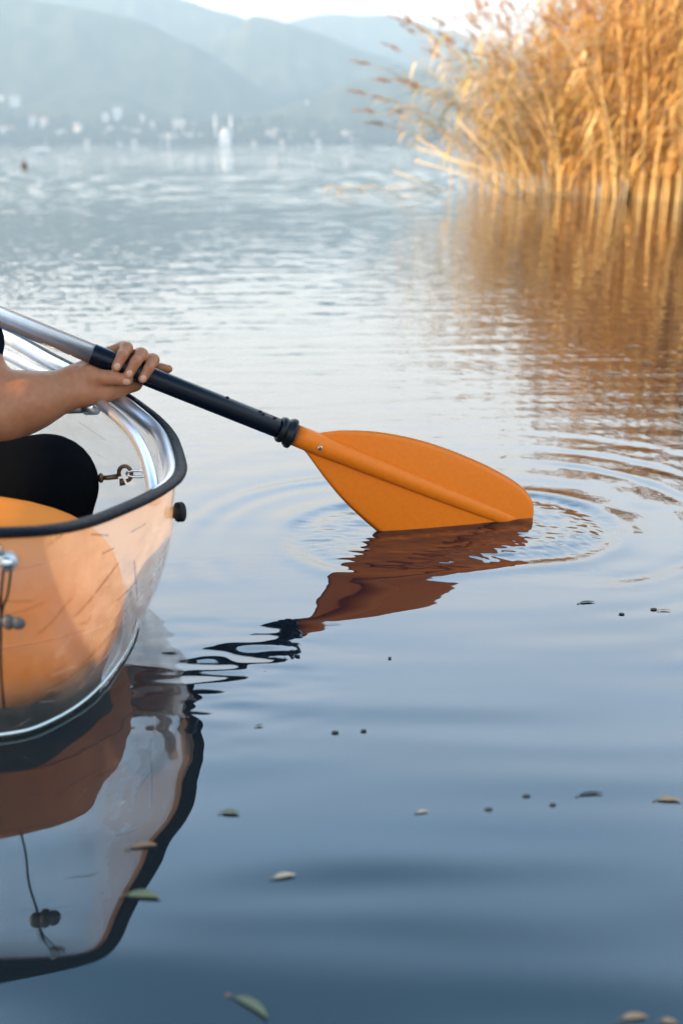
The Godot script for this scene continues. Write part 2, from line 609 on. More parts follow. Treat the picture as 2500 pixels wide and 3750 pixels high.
	for s in [-36.0, 28.0]:
		var mp := PackedVector3Array([Vector3(s * mk, 0, 0), Vector3(s * mk, 70 * mk, 0), Vector3(s * mk, 71 * mk, 0), Vector3(s * mk, 76 * mk, 0), Vector3(s * mk, 77 * mk, 0), Vector3(s * mk, 100 * mk, 0), Vector3(s * mk, 122 * mk, 0)])
		obj("minaret", sheet(tube_rows(mp, PackedFloat32Array([6.5 * mk, 5.5 * mk, 8 * mk, 8 * mk, 5 * mk, 4.5 * mk, 0.4]), 10), true), white, mq)

	# trees along the shore and up the slopes: a wood that reads as one mass
	var leaf := mat(Color(.05, .075, .035), 1.0, 0.0, 0.2)
	var leaf_pts := []
	for i in 520:
		var cx := rng.randf_range(-600, 2000)
		var up := pow(rng.randf(), 1.6) * 90.0
		leaf_pts.append([cx, up])
	var mm := MultiMesh.new()
	mm.transform_format = MultiMesh.TRANSFORM_3D
	var crown := SurfaceTool.new()
	crown.begin(Mesh.PRIMITIVE_TRIANGLES)
	var cr := RandomNumberGenerator.new()
	cr.seed = 9
	for i in 90:
		var dir := Vector3(cr.randfn(), cr.randfn() * 0.8, cr.randfn()).normalized()
		var p := dir * cr.randf_range(0.55, 1.0) + Vector3(0, 1.0, 0)
		var a := Vector3(cr.randfn(), cr.randfn(), cr.randfn()).normalized() * 0.3
		var b := a.cross(dir).normalized() * 0.28
		for v in [p - a, p + b, p + a, p - a, p + a, p - b]: crown.add_vertex(v)
	crown.generate_normals()
	mm.mesh = crown.commit()
	mm.instance_count = leaf_pts.size()
	for i in leaf_pts.size():
		var d: float = 1496.0 + leaf_pts[i][1] * 1.1
		var sc := rng.randf_range(4.0, 8.0)
		mm.set_instance_transform(i, Transform3D(Basis().scaled(Vector3(sc, sc * rng.randf_range(0.8, 1.3), sc)).rotated(Vector3.UP, rng.randf() * TAU), Vector3((leaf_pts[i][0] * 0.52 - 784.0) * 0.43730e-3 * d, leaf_pts[i][1] * 0.52 * 0.4373e-3 * d, -d)))
	var mi := MultiMeshInstance3D.new()
	mi.name = "woods"
	mi.multimesh = mm
	mi.material_override = leaf
	add_child(mi)
	tag(mi, "hazy green trees between the houses along the far shore", "trees", "", "stuff")

# ---------------------------------------------------------------- the kayak
func kayak() -> void:
	var root := thing("kayak", "clear plastic kayak with a black rubber rim at the left edge", "kayak")
	var clear := StandardMaterial3D.new()
	clear.transparency = BaseMaterial3D.TRANSPARENCY_ALPHA
	clear.albedo_color = Color(.9, .93, .92, 0.04)
	clear.roughness = 0.06
	clear.metallic_specular = 0.5
	# hull wall from the rim to the waterline and below it
	var nrm := rim_line.size()
	var rows := []
	var levels := 16
	for j in levels + 1:
		var t := float(j) / levels
		var row := PackedVector3Array()
		for i in nrm:
			var top := rim_line[i]
			var c := spine_near(top)
			var inn := Vector3(c.x - top.x, 0, c.z - top.z).normalized()
			top += inn * 0.012
			var bot := water_line[i]
			var p := top.lerp(bot, t)
			var out := Vector3(bot.x - c.x, 0, bot.z - c.z).normalized()
			p += out * 0.022 * sin(PI * t) 
			row.append(p)
		rows.append(row)
	for j in range(1, 9):
		var t := float(j) / 8.0
		var row := PackedVector3Array()
		for i in nrm:
			var p := water_line[i]
			var c := spine_near(p)
			var far := Vector2(p.x - c.x, p.z - c.z).length()
			var q := p.lerp(c, t * t)
			q.y = -hull_depth(t * t * far)
			row.append(q)
		rows.append(row)
	obj("hull", sheet(rows), clear, root)
	var dark_band_m := mat(Color(.012, .014, .014), 0.8, 0.0, 0.2)  # dark band added inside the wall for the dark reflection near the waterline
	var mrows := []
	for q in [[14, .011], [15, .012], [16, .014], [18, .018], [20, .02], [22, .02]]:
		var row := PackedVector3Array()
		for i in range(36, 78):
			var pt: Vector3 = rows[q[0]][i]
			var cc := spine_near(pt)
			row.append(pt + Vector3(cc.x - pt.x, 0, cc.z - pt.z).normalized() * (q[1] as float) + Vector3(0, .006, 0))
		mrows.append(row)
	obj("dark_reflection_band", sheet(mrows), dark_band_m, root)
	# worn, scratched film outside the wall; pale rim and bow are painted reflection
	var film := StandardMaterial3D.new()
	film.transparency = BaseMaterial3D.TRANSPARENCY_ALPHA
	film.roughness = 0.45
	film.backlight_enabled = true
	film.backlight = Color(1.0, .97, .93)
	film.albedo_texture = scuff_and_sheen_texture()
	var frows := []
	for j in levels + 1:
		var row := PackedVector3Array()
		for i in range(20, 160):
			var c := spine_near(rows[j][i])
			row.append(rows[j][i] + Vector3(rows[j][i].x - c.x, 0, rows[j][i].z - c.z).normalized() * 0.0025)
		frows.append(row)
	obj("scuff_and_sheen_film", sheet(frows), film, root)

	# rim: rubber outside, bare aluminium inside and a little lower
	var rubber := mat(Color(.004, .006, .010), 0.48, 0.0, 0.22)
	rubber.normal_enabled = true
	rubber.normal_texture = noise_tex(31, 0.06, 256, 4, null, true, 5.0)
	rubber.normal_scale = 0.5
	rubber.uv1_triplanar = true
	rubber.uv1_scale = Vector3(9, 9, 9)
	var rr := PackedFloat32Array()
	var wob := FastNoiseLite.new()
	wob.frequency = 0.12
	for i in nrm: rr.append(0.0078 + 0.0007 * wob.get_noise_1d(i))
	obj("rubber_rim", sheet(tube_rows(rim_line, rr, 14, 0.52, false), true), rubber, root)
	var lip := PackedVector3Array()
	var lr := PackedFloat32Array()
	for p in rim_line:
		var c := spine_near(p)
		lip.append(p + Vector3(c.x - p.x, 0, c.z - p.z).normalized() * 0.010 + Vector3(0, -0.0052, 0))
		lr.append(0.0095)
	obj("rim_channel", sheet(tube_rows(lip, lr, 12, 0.42, false), true), rubber, root)
	var alu := mat(Color(.62, .64, .68), 0.3, 0.85)
	alu.normal_enabled = true
	alu.normal_texture = noise_tex(36, 0.015, 256, 3, null, true, 2.0)
	alu.normal_scale = 0.12
	alu.uv1_triplanar = true
	alu.uv1_scale = Vector3(6, 6, 6)
	var inner := PackedVector3Array()
	for p in rim_line:
		var c := spine_near(p)
		inner.append(p + Vector3(c.x - p.x, 0, c.z - p.z).normalized() * 0.0145 + Vector3(0, -0.0065, 0))
	var ir := PackedFloat32Array()
	for i in nrm: ir.append(lerpf(0.003, 0.0100, smoothstep(72, 104, i)))
	obj("metal_gunwale", sheet(tube_rows(inner, ir, 12, 1.2, false), true), alu, root)
	# frame tube that runs along the inside and ends under the rim at the bow
	var fr := spline([Vector3(-.232, .185, -1.165), Vector3(-.243, .199, -1.21), Vector3(-.262, .213, -1.27), Vector3(-.295, .226, -1.345), Vector3(-.345, .237, -1.425), Vector3(-.40, .243, -1.5), Vector3(-.5, .25, -1.62), Vector3(-.63, .255, -1.78), Vector3(-.85, .258, -1.97), Vector3(-1.2, .26, -2.12)], 8)
	obj("frame_tube", tube(fr, 0.0085, 14), alu, root)
	var cross := PackedVector3Array([Vector3(-.372, .232, -1.455), Vector3(-.48, .219, -1.49), Vector3(-.7, .205, -1.53), Vector3(-1.0, .20, -1.56)])
	obj("cross_tube", tube(cross, 0.0095, 14), mat(Color(.35, .37, .40), 0.35, 0.85), root)
	obj("tube_collar", tube(PackedVector3Array([Vector3(-.366, .2327, -1.453), Vector3(-.384, .2306, -1.458)]), 0.0125, 14), alu, root)
	# bow handle: a black knob on a short neck
	var black := mat(Color(.006, .0065, .008), 0.6, 0.0, 0.25)
	var k0 := Vector3(-.224, .158, -1.195)
	var kd := Vector3(1, .12, .12).normalized()
	var kp := PackedVector3Array()
	for q in [0.0, .013, .0132, .0145, .022, .0235]: kp.append(k0 + kd * (q as float))
	obj("bow_knob", sheet(tube_rows(kp, PackedFloat32Array([.0075, .0075, .0118, .0128, .0128, .0112]), 16), true), black, root)
	# brass snap clip on a ring
	var brass := mat(Color(.13, .07, .035), 0.4, 0.8)
	var clip := Node3D.new()
	clip.name = "snap_clip"
	root.add_child(clip)
	var e := Vector3(-.300, .182, -1.272)
	obj("clip_shank", tube(PackedVector3Array([e + Vector3(-.022, -.001, .004), e + Vector3(-.012, -.001, .002), e + Vector3(0, 0, 0)]), .0032, 8, 1.0, .0038), brass, clip)
	obj("clip_swivel", ball(e + Vector3(-.022, -.001, .004), Vector3(.004, .007, .005)), brass, clip)
	var hook := PackedVector3Array()
	for i in 15:
		var a := deg_to_rad(200 - i * 20)
		hook.append(e + Vector3(.010 + .0085 * cos(a), .004 + .0105 * sin(a), 0))
	obj("clip_hook", tube(hook, .0028, 8), brass, clip)
	obj("clip_thumb_stud", tube(PackedVector3Array([e + Vector3(.004, -.003, 0), e + Vector3(.006, -.012, .002)]), .0026, 8, 1.0, .0042), brass, clip)
	var steel := mat(Color(.6, .6, .6), 0.25, 1.0)
	var eye := PackedVector3Array()
	for i in 17:
		var a := TAU * i / 16.0
		eye.append(e + Vector3(.026 + .014 * cos(a), .004 + .0045 * sin(a), .001))
	obj("eye_ring", tube(eye, .0019, 8), steel, clip)
	obj("clip_strap", tube(PackedVector3Array([e + Vector3(-.024, -.001, .004), e + Vector3(-.09, -.004, .01)]), .004, 8), black, root)
	# bolts, cord and wing nut on the near wall
	var b0 := Vector3(-.312, .234, -.858)
	var b1 := Vector3(-.317, .174, -.857)
	var wallout := Vector3(.12, 0, 1).normalized()
	obj("washer", sheet(tube_rows(PackedVector3Array([b0 - wallout * .004, b0 + wallout * .002]), PackedFloat32Array([.0095, .0088]), 16), true), mat(Color(.5, .52, .53), .4, .6), root)
	obj("bolt_head", ball(b0 + wallout * .003, Vector3(.006, .006, .004)), steel, root)
	obj("eye_bolt", tube(PackedVector3Array([b0 + Vector3(-.004, .008, .002), b0 + Vector3(-.007, .018, .003), b0 + Vector3(-.011, .020, .002)]), .003, 8), steel, root)
	for s in [-1.0, 1.0]:
		obj("cord", tube(spline([b0 + wallout * .005 + Vector3(s * .0035, -.006, 0), b0 + Vector3(-.004 + s * .003, -.03, .008), b1 + wallout * .006 + Vector3(-.006, .006, 0), b1 + Vector3(-.012, -.05, .006), b1 + Vector3(-.018, -.10, -.004)], 5), .0012, 6), black, root)
	var wing := mat(Color(.06, .055, .05), 0.6)
	obj("wing_nut", ball(b1 + wallout * .004, Vector3(.006, .008, .006)), wing, root)
	obj("wing", ball(b1 + wallout * .005 + Vector3(.009, -.001, 0), Vector3(.0075, .0065, .004)), wing, root)
	obj("wing", ball(b1 + wallout * .005 + Vector3(-.009, .001, 0), Vector3(.0075, .0065, .004)), wing, root)
	# pale line low on the bow, painted for the shine along its edge
	var strip := PackedVector3Array()
	for i in range(34, 100): strip.append(water_line[i] + Vector3(0, .006, 0) + Vector3(water_line[i].x - spine_near(water_line[i]).x, 0, water_line[i].z - spine_near(water_line[i]).z).normalized() * .003)
	obj("bow_shine_line", tube(strip, .0016, 8), bow_shine_mat(), root)
	# orange float bag that fills the bow
	var bag := thing("float_bag", "orange inflated float bag inside the clear bow", "float bag")
	var om := mat(Color(.64, .165, .003), 0.6, 0.0, 0.3)
	om.normal_enabled = true
	om.normal_texture = noise_tex(41, 0.012, 256, 3, null, true, 6.0)
	om.normal_scale = 0.35
	om.uv1_triplanar = true
	om.uv1_scale = Vector3(4, 4, 4)
	var brow := []
	for j in 29:
		var la := -PI / 2 + PI * j / 28.0
		var ring := PackedVector3Array()
		for i in 48:
			var lo := TAU * i / 48.0
			var sx := signf(cos(lo)) * pow(absf(cos(lo)), 0.62) * pow(maxf(cos(la), 0), 0.58)
			var sz := -signf(sin(lo)) * pow(absf(sin(lo)), 0.62) * pow(maxf(cos(la), 0), 0.58)
			var sy := signf(sin(la)) * pow(absf(sin(la)), 0.8)
			ring.append(Vector3(-.62 + .35 * sx, .080 + .14 * sy, -1.05 + .115 * sz - .05 * sx * (0.4 + 0.6 * absf(sx))))
		brow.append(ring)
	obj("bag", sheet(brow, true), om, bag)
	for q in [14, 19]:
		var seam := PackedVector3Array(brow[q])
		seam.append(seam[0])
		obj("seam", tube(seam, .0016, 6), om, bag)

func bow_shine_mat() -> StandardMaterial3D:
	var m := mat(Color(.6, .72, .74), 0.12)
	return m

func scuff_and_sheen_texture() -> ImageTexture:
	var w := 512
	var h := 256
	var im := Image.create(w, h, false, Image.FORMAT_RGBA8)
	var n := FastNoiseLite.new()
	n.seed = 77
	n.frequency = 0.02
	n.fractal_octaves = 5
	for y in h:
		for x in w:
			var a := lerpf(0.55, 0.0, pow(float(y) / h, 0.38)) + 0.14 * n.get_noise_2d(x, y * 0.8) + 0.05 * n.get_noise_2d(x * 6.0, y * 0.7)  # paler towards the rim: sky reflection painted into the alpha, under random wear
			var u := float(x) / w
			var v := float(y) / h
			a += (0.36 + 0.2 * n.get_noise_2d(x * 1.5, y * 1.5)) * smoothstep(.20, .36, u) * (1.0 - smoothstep(.48, .58, u)) * (1.0 - pow(v, 3.0))  # pinkish reflection near the bow, painted in as extra alpha
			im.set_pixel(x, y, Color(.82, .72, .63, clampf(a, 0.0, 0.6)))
	var r := RandomNumberGenerator.new()
	r.seed = 12
	for s in 120:
		var p := Vector2(r.randf() * w, r.randf() * h)
		var d := Vector2.from_angle(r.randf_range(-0.9, 0.5))
		var dark := r.randf() < 0.35
		var len := r.randf_range(4, 34)
		var al := r.randf_range(0.2, 0.55)
		for i in int(len):
			var q := p + d * i
			if q.x < 0 or q.y < 0 or q.x >= w or q.y >= h: continue
			im.set_pixel(int(q.x), int(q.y), Color(.25, .16, .1, al) if dark else Color(.95, .95, .93, al * 0.7))
	for s in [[.20, .44, .26, .33], [.27, .42, .36, .27], [.16, .2, .165, .34], [.30, .7, .38, .62], [.4, .3, .43, .55], [.22, .75, .33, .72]]:
		for i in 90:
			var t := i / 89.0
			var q := Vector2(lerpf(s[0], s[2], t) * w, lerpf(s[1], s[3], t) * h + sin(t * 5.0) * 1.2)
			im.set_pixel(int(q.x), int(q.y), Color(.16, .09, .05, .35 + .35 * sin(PI * t)))
	return ImageTexture.create_from_image(im)

# ---------------------------------------------------------------- the paddle
func lathe_on_shaft(prof: Array, sides := 24) -> ArrayMesh:
	# prof: [distance along the shaft towards the blade, radius]
	var rows := []
	for p in prof:
		var ring := PackedVector3Array()
		for k in sides:
			var a := TAU * k / sides
			ring.append(COLLAR + AX * p[0] + (AU * sin(a) + AV * cos(a)) * p[1])
		rows.append(ring)
	return sheet(rows, true)

func paddle() -> void:
	var root := thing("paddle", "kayak paddle with silver and black shaft and orange blade dipped in the water", "paddle")
	var alu := mat(Color(.60, .67, .76), 0.28, 0.92)
	var grip := mat(Color(.003, .005, .010), 0.22, 0.0, 0.28)
	var rub := mat(Color(.006, .007, .009), 0.35, 0.0, 0.3)
	var org := mat(Color.WHITE, 0.5, 0.0, 0.35)
	org.albedo_texture = noise_tex(53, 0.03, 256, 5, grad([Color(.67, .142, .003), Color(.70, .153, .003), Color(.72, .162, .004)], [0.15, 0.5, 0.85]))
	org.normal_enabled = true
	org.normal_texture = noise_tex(52, 0.08, 256, 4, null, true, 2.0)
	org.normal_scale = 0.04
	org.uv1_triplanar = true
	org.uv1_scale = Vector3(12, 12, 12)
	org.subsurf_scatter_enabled = true
	org.subsurf_scatter_strength = 0.05
	obj("shaft_tube", lathe_on_shaft([[-1.62, .0148], [-.3185, .0148], [-.3185, .0135]]), alu, root)
	obj("shaft_grip", lathe_on_shaft([[-.3185, .013], [-.3185, .0151], [-.317, .0156], [-.012, .0154], [-.010, .014]]), grip, root)
	obj("drip_ring", lathe_on_shaft([[-.016, .0145], [-.016, .0185], [-.0125, .0208], [-.008, .0205], [-.0055, .0185], [-.0045, .0178], [-.002, .0215], [.003, .0245], [.0075, .0238], [.009, .019], [.009, .0145]], 32), rub, root)
	obj("ferrule", lathe_on_shaft([[.004, .0148], [.0165, .0148], [.0165, .0135]]), mat(Color(.75, .76, .78), 0.25, 0.9), root)
	# blade: in the plane of the shaft, across it BB, its face FN towards the viewer
	var FN := Vector3(.2289, .0944, .9689)
	FN = (FN - AX * FN.dot(AX)).normalized()
	var BB := FN.cross(AX).normalized()
	if BB.y < 0: BB = -BB
	var up := [[.045, .0165], [.052, .0205], [.07, .030], [.086, .037], [.129, .052], [.183, .064], [.236, .0705], [.293, .0725], [.345, .071], [.391, .066], [.423, .058], [.445, .044], [.455, .028], [.460, .010], [.461, -.004]]
	var low := [[.030, -.0165], [.039, -.0195], [.057, -.030], [.087, -.048], [.125, -.068], [.161, -.083], [.193, -.0945], [.23, -.105], [.29, -.112], [.35, -.111], [.40, -.10], [.435, -.078], [.453, -.05], [.460, -.025], [.461, -.006]]
	var uc := spline(up.map(func(p): return Vector3(p[0], p[1], 0)), 4)
	var lc := spline(low.map(func(p): return Vector3(p[0], p[1], 0)), 4)
	var rows := []
	var cols := 22
	for side in [1.0, -1.0]:
		var face := []
		for i in uc.size():
			var row := PackedVector3Array()
			for c in cols + 1:
				var t := float(c) / cols
				var p := uc[i].lerp(lc[i], t)
				var v := p.y
				var dist := minf(t, 1.0 - t) * (uc[i].y - lc[i].y)
				var thick := 0.0022 * minf(1.0, sqrt(maxf(dist, 0.0) / 0.004))
				var dish := -0.010 * pow(absf(v) / 0.1, 1.6) - 0.012 * pow(clampf((p.x - 0.2) / 0.26, 0, 1), 2.0)
				row.append(COLLAR + AX * p.x + BB * v + FN * (dish + thick * side))
			if side < 0: row.reverse()
			face.append(row)
		rows.append(face)
	var st := SurfaceTool.new()
	st.begin(Mesh.PRIMITIVE_TRIANGLES)
	var joined := []
	for i in uc.size():
		var r: PackedVector3Array = rows[0][i].duplicate()
		r.append_array(rows[1][i])
		joined.append(r)
	add_grid(st, joined, true)
	st.generate_normals()
	obj("blade", st.commit(), org, root)
	# socket and raised rib along the blade
	var rib := []
	for p in [[.012, .0135, .0135], [.012, .0172, .0172], [.03, .0175, .0175], [.055, .0174, .0174], [.09, .0168, .0165], [.14, .0160, .0150], [.2, .0152, .0136], [.26, .0142, .0122], [.32, .0130, .0106], [.37, .0118, .0090], [.41, .0104, .0066], [.43, .0085, .003], [.438, .001, .0]]:
		var ring := PackedVector3Array()
		var sink := -0.012 * pow(clampf((p[0] - 0.2) / 0.26, 0, 1), 2.0)
		for k in 28:
			var a := TAU * k / 28.0
			var yy := sin(a)
			ring.append(COLLAR + AX * p[0] + BB * yy * p[1] + FN * (cos(a) * p[2] + sink))
		rib.append(ring)
	obj("rib", sheet(rib, true), org, root)
	var rv := COLLAR + AX * .053 + BB * -.003 + FN * .0165
	obj("rivet", ball(rv, Vector3(.0042, .0042, .0022), Basis(AX, BB, FN)), mat(Color(.45, .42, .4), .3, .9), root)
	obj("rivet_hole", ball(rv + FN * .0016, Vector3(.0022, .0022, .0012), Basis(AX, BB, FN)), mat(Color(.02, .02, .02), .6), root)
	for q in [[-.055, 72.0], [-.05, 60.0], [-.11, 80.0], [-.03, 66.0]]:
		obj("water_drop", ball(on_shaft(-q[0], q[1], .0156), Vector3(.003, .0022, .002)), rub, root)

# ---------------------------------------------------------------- the person
func person() -> void:
	var skin := mat(Color.WHITE, 0.48, 0.0, 0.35)
	skin.albedo_texture = noise_tex(62, 0.02, 256, 4, grad([Color(.29, .108, .049), Color(.315, .122, .057), Color(.34, .138, .066)], [0.2, 0.5, 0.85]))
	skin.subsurf_scatter_enabled = true
	skin.subsurf_scatter_strength = 0.12
	skin.normal_enabled = true
	skin.normal_texture = noise_tex(61, 0.09, 256, 4, null, true, 2.5)
	skin.normal_scale = 0.09
	skin.uv1_triplanar = true
	skin.uv1_scale = Vector3(14, 14, 14)
	var cloth := mat(Color(.002, .0025, .0035), 0.9, 0.0, 0.08)
	var shirt_m := mat(Color(.004, .007, .012), 0.9, 0.0, 0.1)
	var root := thing("person", "person in black clothes sitting in the kayak and gripping the paddle shaft", "person")
	var up4 := Vector3(0, 0.004, 0)
	var elbow := Vector3(-.498, .236, -1.392)
	var fore := Vector3(-.452, .247, -1.412) + up4
	var wa := Vector3(-.395, .268, -1.452) + up4
	var wb := Vector3(-.381, .2535, -1.444) + up4
	var shoulder := Vector3(-.600, .46, -1.475)
	# the hand that shows: palm under the shaft, fingers over it from behind, thumb along the front
	var im := on_shaft(.303, 188, .031)
	var mm := on_shaft(.283, 198, .032)
	var rm := on_shaft(.263, 208, .031)
	var pm := on_shaft(.246, 228, .029)
	var tm := by_shaft(.3125, -.030, .012)
	var hb := by_shaft(.283, -.046, .006)
	var hc := by_shaft(.262, -.036, -.004)
	var hand := [
		[fore, wa, .036, .0205, .02], [fore, wb, .036, .0195, .02],
		[wa, im, .0185, .0125, .012], [wa, mm, .0185, .0125, .012], [wb, rm, .0175, .0120, .012], [wb, pm, .0165, .0115, .012],
		[wa.lerp(wb, .3), tm, .0165, .0135, .012], [wb, hb, .0165, .0125, .012], [hb, pm, .0125, .0115, .010], [hb, hc, .0125, .010, .010],
		[im, on_shaft(.280, 118, .0275), .0105, .0088, .003], [on_shaft(.280, 118, .0275), on_shaft(.2755, 92, .0268), .0086, .0094, .003], [on_shaft(.2755, 92, .0268), on_shaft(.2785, 44, .0252), .0092, .0080, .003], [on_shaft(.2785, 44, .0252), on_shaft(.2805, -1, .0236), .0082, .0072, .003],
		[mm, on_shaft(.254, 112, .0275), .0105, .0088, .003], [on_shaft(.254, 112, .0275), on_shaft(.2525, 88, .0272), .0086, .0096, .003], [on_shaft(.2525, 88, .0272), on_shaft(.2575, 40, .0256), .0094, .0081, .003], [on_shaft(.2575, 40, .0256), on_shaft(.2605, -7, .0240), .0084, .0074, .003],
		[rm, on_shaft(.235, 112, .0268), .0100, .0084, .003], [on_shaft(.235, 112, .0268), on_shaft(.2335, 86, .0262), .0082, .0090, .003], [on_shaft(.2335, 86, .0262), on_shaft(.2365, 38, .0248), .0088, .0075, .003], [on_shaft(.2365, 38, .0248), on_shaft(.2395, -6, .0232), .0078, .0068, .003],
		[pm, on_shaft(.228, 178, .026), .0095, .0078, .003], [on_shaft(.228, 178, .026), on_shaft(.217, 146, .0262), .0078, .0072, .003], [on_shaft(.217, 146, .0262), on_shaft(.2055, 134, .0258), .0072, .0062, .003],
		[tm, by_shaft(.285, -.0205, .0190), .0130, .0105, .008], [by_shaft(.285, -.0205, .0190), by_shaft(.2590, -.0125, .0218), .0102, .0084, .004],
	]
	# the rest of the body
	var chest := Vector3(-.79, .40, -1.61)
	var belly := Vector3(-.86, .16, -1.55)
	var hip := Vector3(-.86, .02, -1.48)
	var r_sh := Vector3(-.96, .465, -1.52)
	var head := Vector3(-.80, .70, -1.56)
	var r_el := Vector3(-.98, .30, -1.36)
	var r_hand := on_shaft(.82, 200, .03)
	var body := [
		[elbow, fore, .044, .0378, .03], [elbow, shoulder, .041, .046, .03], [fore, fore.lerp(wa, .4), .0368, .0295, .02], [fore, fore.lerp(wb, .4), .0368, .029, .02],
		[chest, belly, .125, .11, .06], [chest + Vector3(0, .06, 0), shoulder, .07, .05, .05], [chest + Vector3(0, .06, 0), r_sh, .07, .05, .05], [belly, hip, .115, .12, .06],
		[chest + Vector3(0, .08, 0), head + Vector3(0, -.05, 0), .055, .045, .03], [head, head + Vector3(.015, -.03, .03), .082, .066, .03], [head + Vector3(.02, -.07, .05), head + Vector3(.015, -.02, .04), .04, .05, .02],
		[head + Vector3(.035, -.005, .085), head + Vector3(.045, -.025, .105), .010, .014, .01],
		[r_sh, r_el, .045, .038, .03], [r_el, r_hand + Vector3(-.03, -.05, .0), .036, .023, .03],
		[r_hand + Vector3(-.03, -.05, .0), r_hand, .024, .026, .02],
	]
	for k in 4:
		var s := .79 + k * .02
		body.append([on_shaft(s, 205, .031), on_shaft(s, 105, .028), .0105, .009, .004])
		body.append([on_shaft(s, 105, .028), on_shaft(s, 20, .026), .009, .0078, .004])
	body.append([on_shaft(.86, 240, .03), on_shaft(.80, 320, .027), .013, .0095, .006])
	var st := SurfaceTool.new()
	st.begin(Mesh.PRIMITIVE_TRIANGLES)
	st.append_from(net(body, 0.011), 0, Transform3D())
	st.append_from(net(hand, 0.0027), 0, Transform3D())
	obj("body", st.commit(), skin, root)
	# clothes
	var tee := [[chest, belly, .132, .118, .06], [chest + Vector3(0, .06, 0), shoulder, .078, .058, .05], [chest + Vector3(0, .06, 0), r_sh, .078, .058, .05], [belly, hip + Vector3(0, .03, 0), .122, .125, .06],
		[shoulder, shoulder.lerp(elbow, .56), .058, .057, .012], [r_sh, r_sh.lerp(r_el, .45), .055, .052, .02]]
	obj("shirt", net(tee, 0.012), shirt_m, root)
	var knee := Vector3(-.388, .180, -1.245)
	var foot := Vector3(-.44, -.03, -1.21)
	var knee2 := Vector3(-.605, .165, -1.62)
	var legs := [[hip, Vector3(-.60, .118, -1.35), .122, .088, .06], [Vector3(-.60, .118, -1.35), knee, .088, .057, .05], [knee, Vector3(-.405, .10, -1.235), .057, .053, .04], [Vector3(-.405, .10, -1.235), foot, .053, .04, .04],
		[hip, knee2, .12, .058, .06], [knee2, Vector3(-.66, -.03, -1.5), .055, .04, .04]]
	var lg := net(legs, 0.009)
	cloth.normal_enabled = true
	cloth.normal_texture = noise_tex(66, 0.02, 256, 3, null, true, 6.0)
	cloth.normal_scale = 0.3
	cloth.uv1_triplanar = true
	cloth.uv1_scale = Vector3(4, 4, 4)
	obj("leggings", lg, cloth, root)
	obj("hair", net([[head + Vector3(-.01, .03, -.02), head + Vector3(0, .0, -.035), .085, .085, .03], [head + Vector3(-.02, -.02, -.06), head + Vector3(-.05, -.17, -.09), .055, .03, .03]], 0.011), mat(Color(.02, .014, .01), 0.6), root)
	for s in [-1.0, 1.0]:
		obj("eye", ball(head + Vector3(.02 + s * .03 + .01, .0, .082 - s * .012), Vector3(.011, .009, .009)), mat(Color(.12, .08, .06), 0.2), root)
	obj("mouth", ball(head + Vector3(.045, -.062, .083), Vector3(.022, .006, .008), Basis(Vector3.UP, 0.35)), mat(Color(.4, .13, .1), 0.5), root)
	# nails
	var nail := mat(Color(.48, .235, .15), 0.3, 0.0, 0.5)
	for f in [[.2802, 4.0, .0236, .0070], [.2602, -2.0, .0240, .0072], [.2392, -1.0, .0232, .0066]]:
		var a: float = f[1]
		var rad := (on_shaft(f[0], a, 1.0) - on_shaft(f[0], a, 0.0)).normalized()
		var tang := rad.cross(AX).normalized()
		obj("fingernail", ball(on_shaft(f[0], a, f[2]) + rad * (f[3] - .0012), Vector3(.0048, .0055, .0019), Basis(AX, tang, rad)), nail, root)
	var tp := by_shaft(.2615, -.0130, .0218)
	var tn := (AV * .8 - AU * .15 + AX * .1).normalized()
	var tb := tn.cross(AX).normalized()
	obj("fingernail", ball(tp + tn * .0072 + AX * .001, Vector3(.0062, .0050, .0020), Basis(tb.cross(tn), tb, tn)), nail, root)

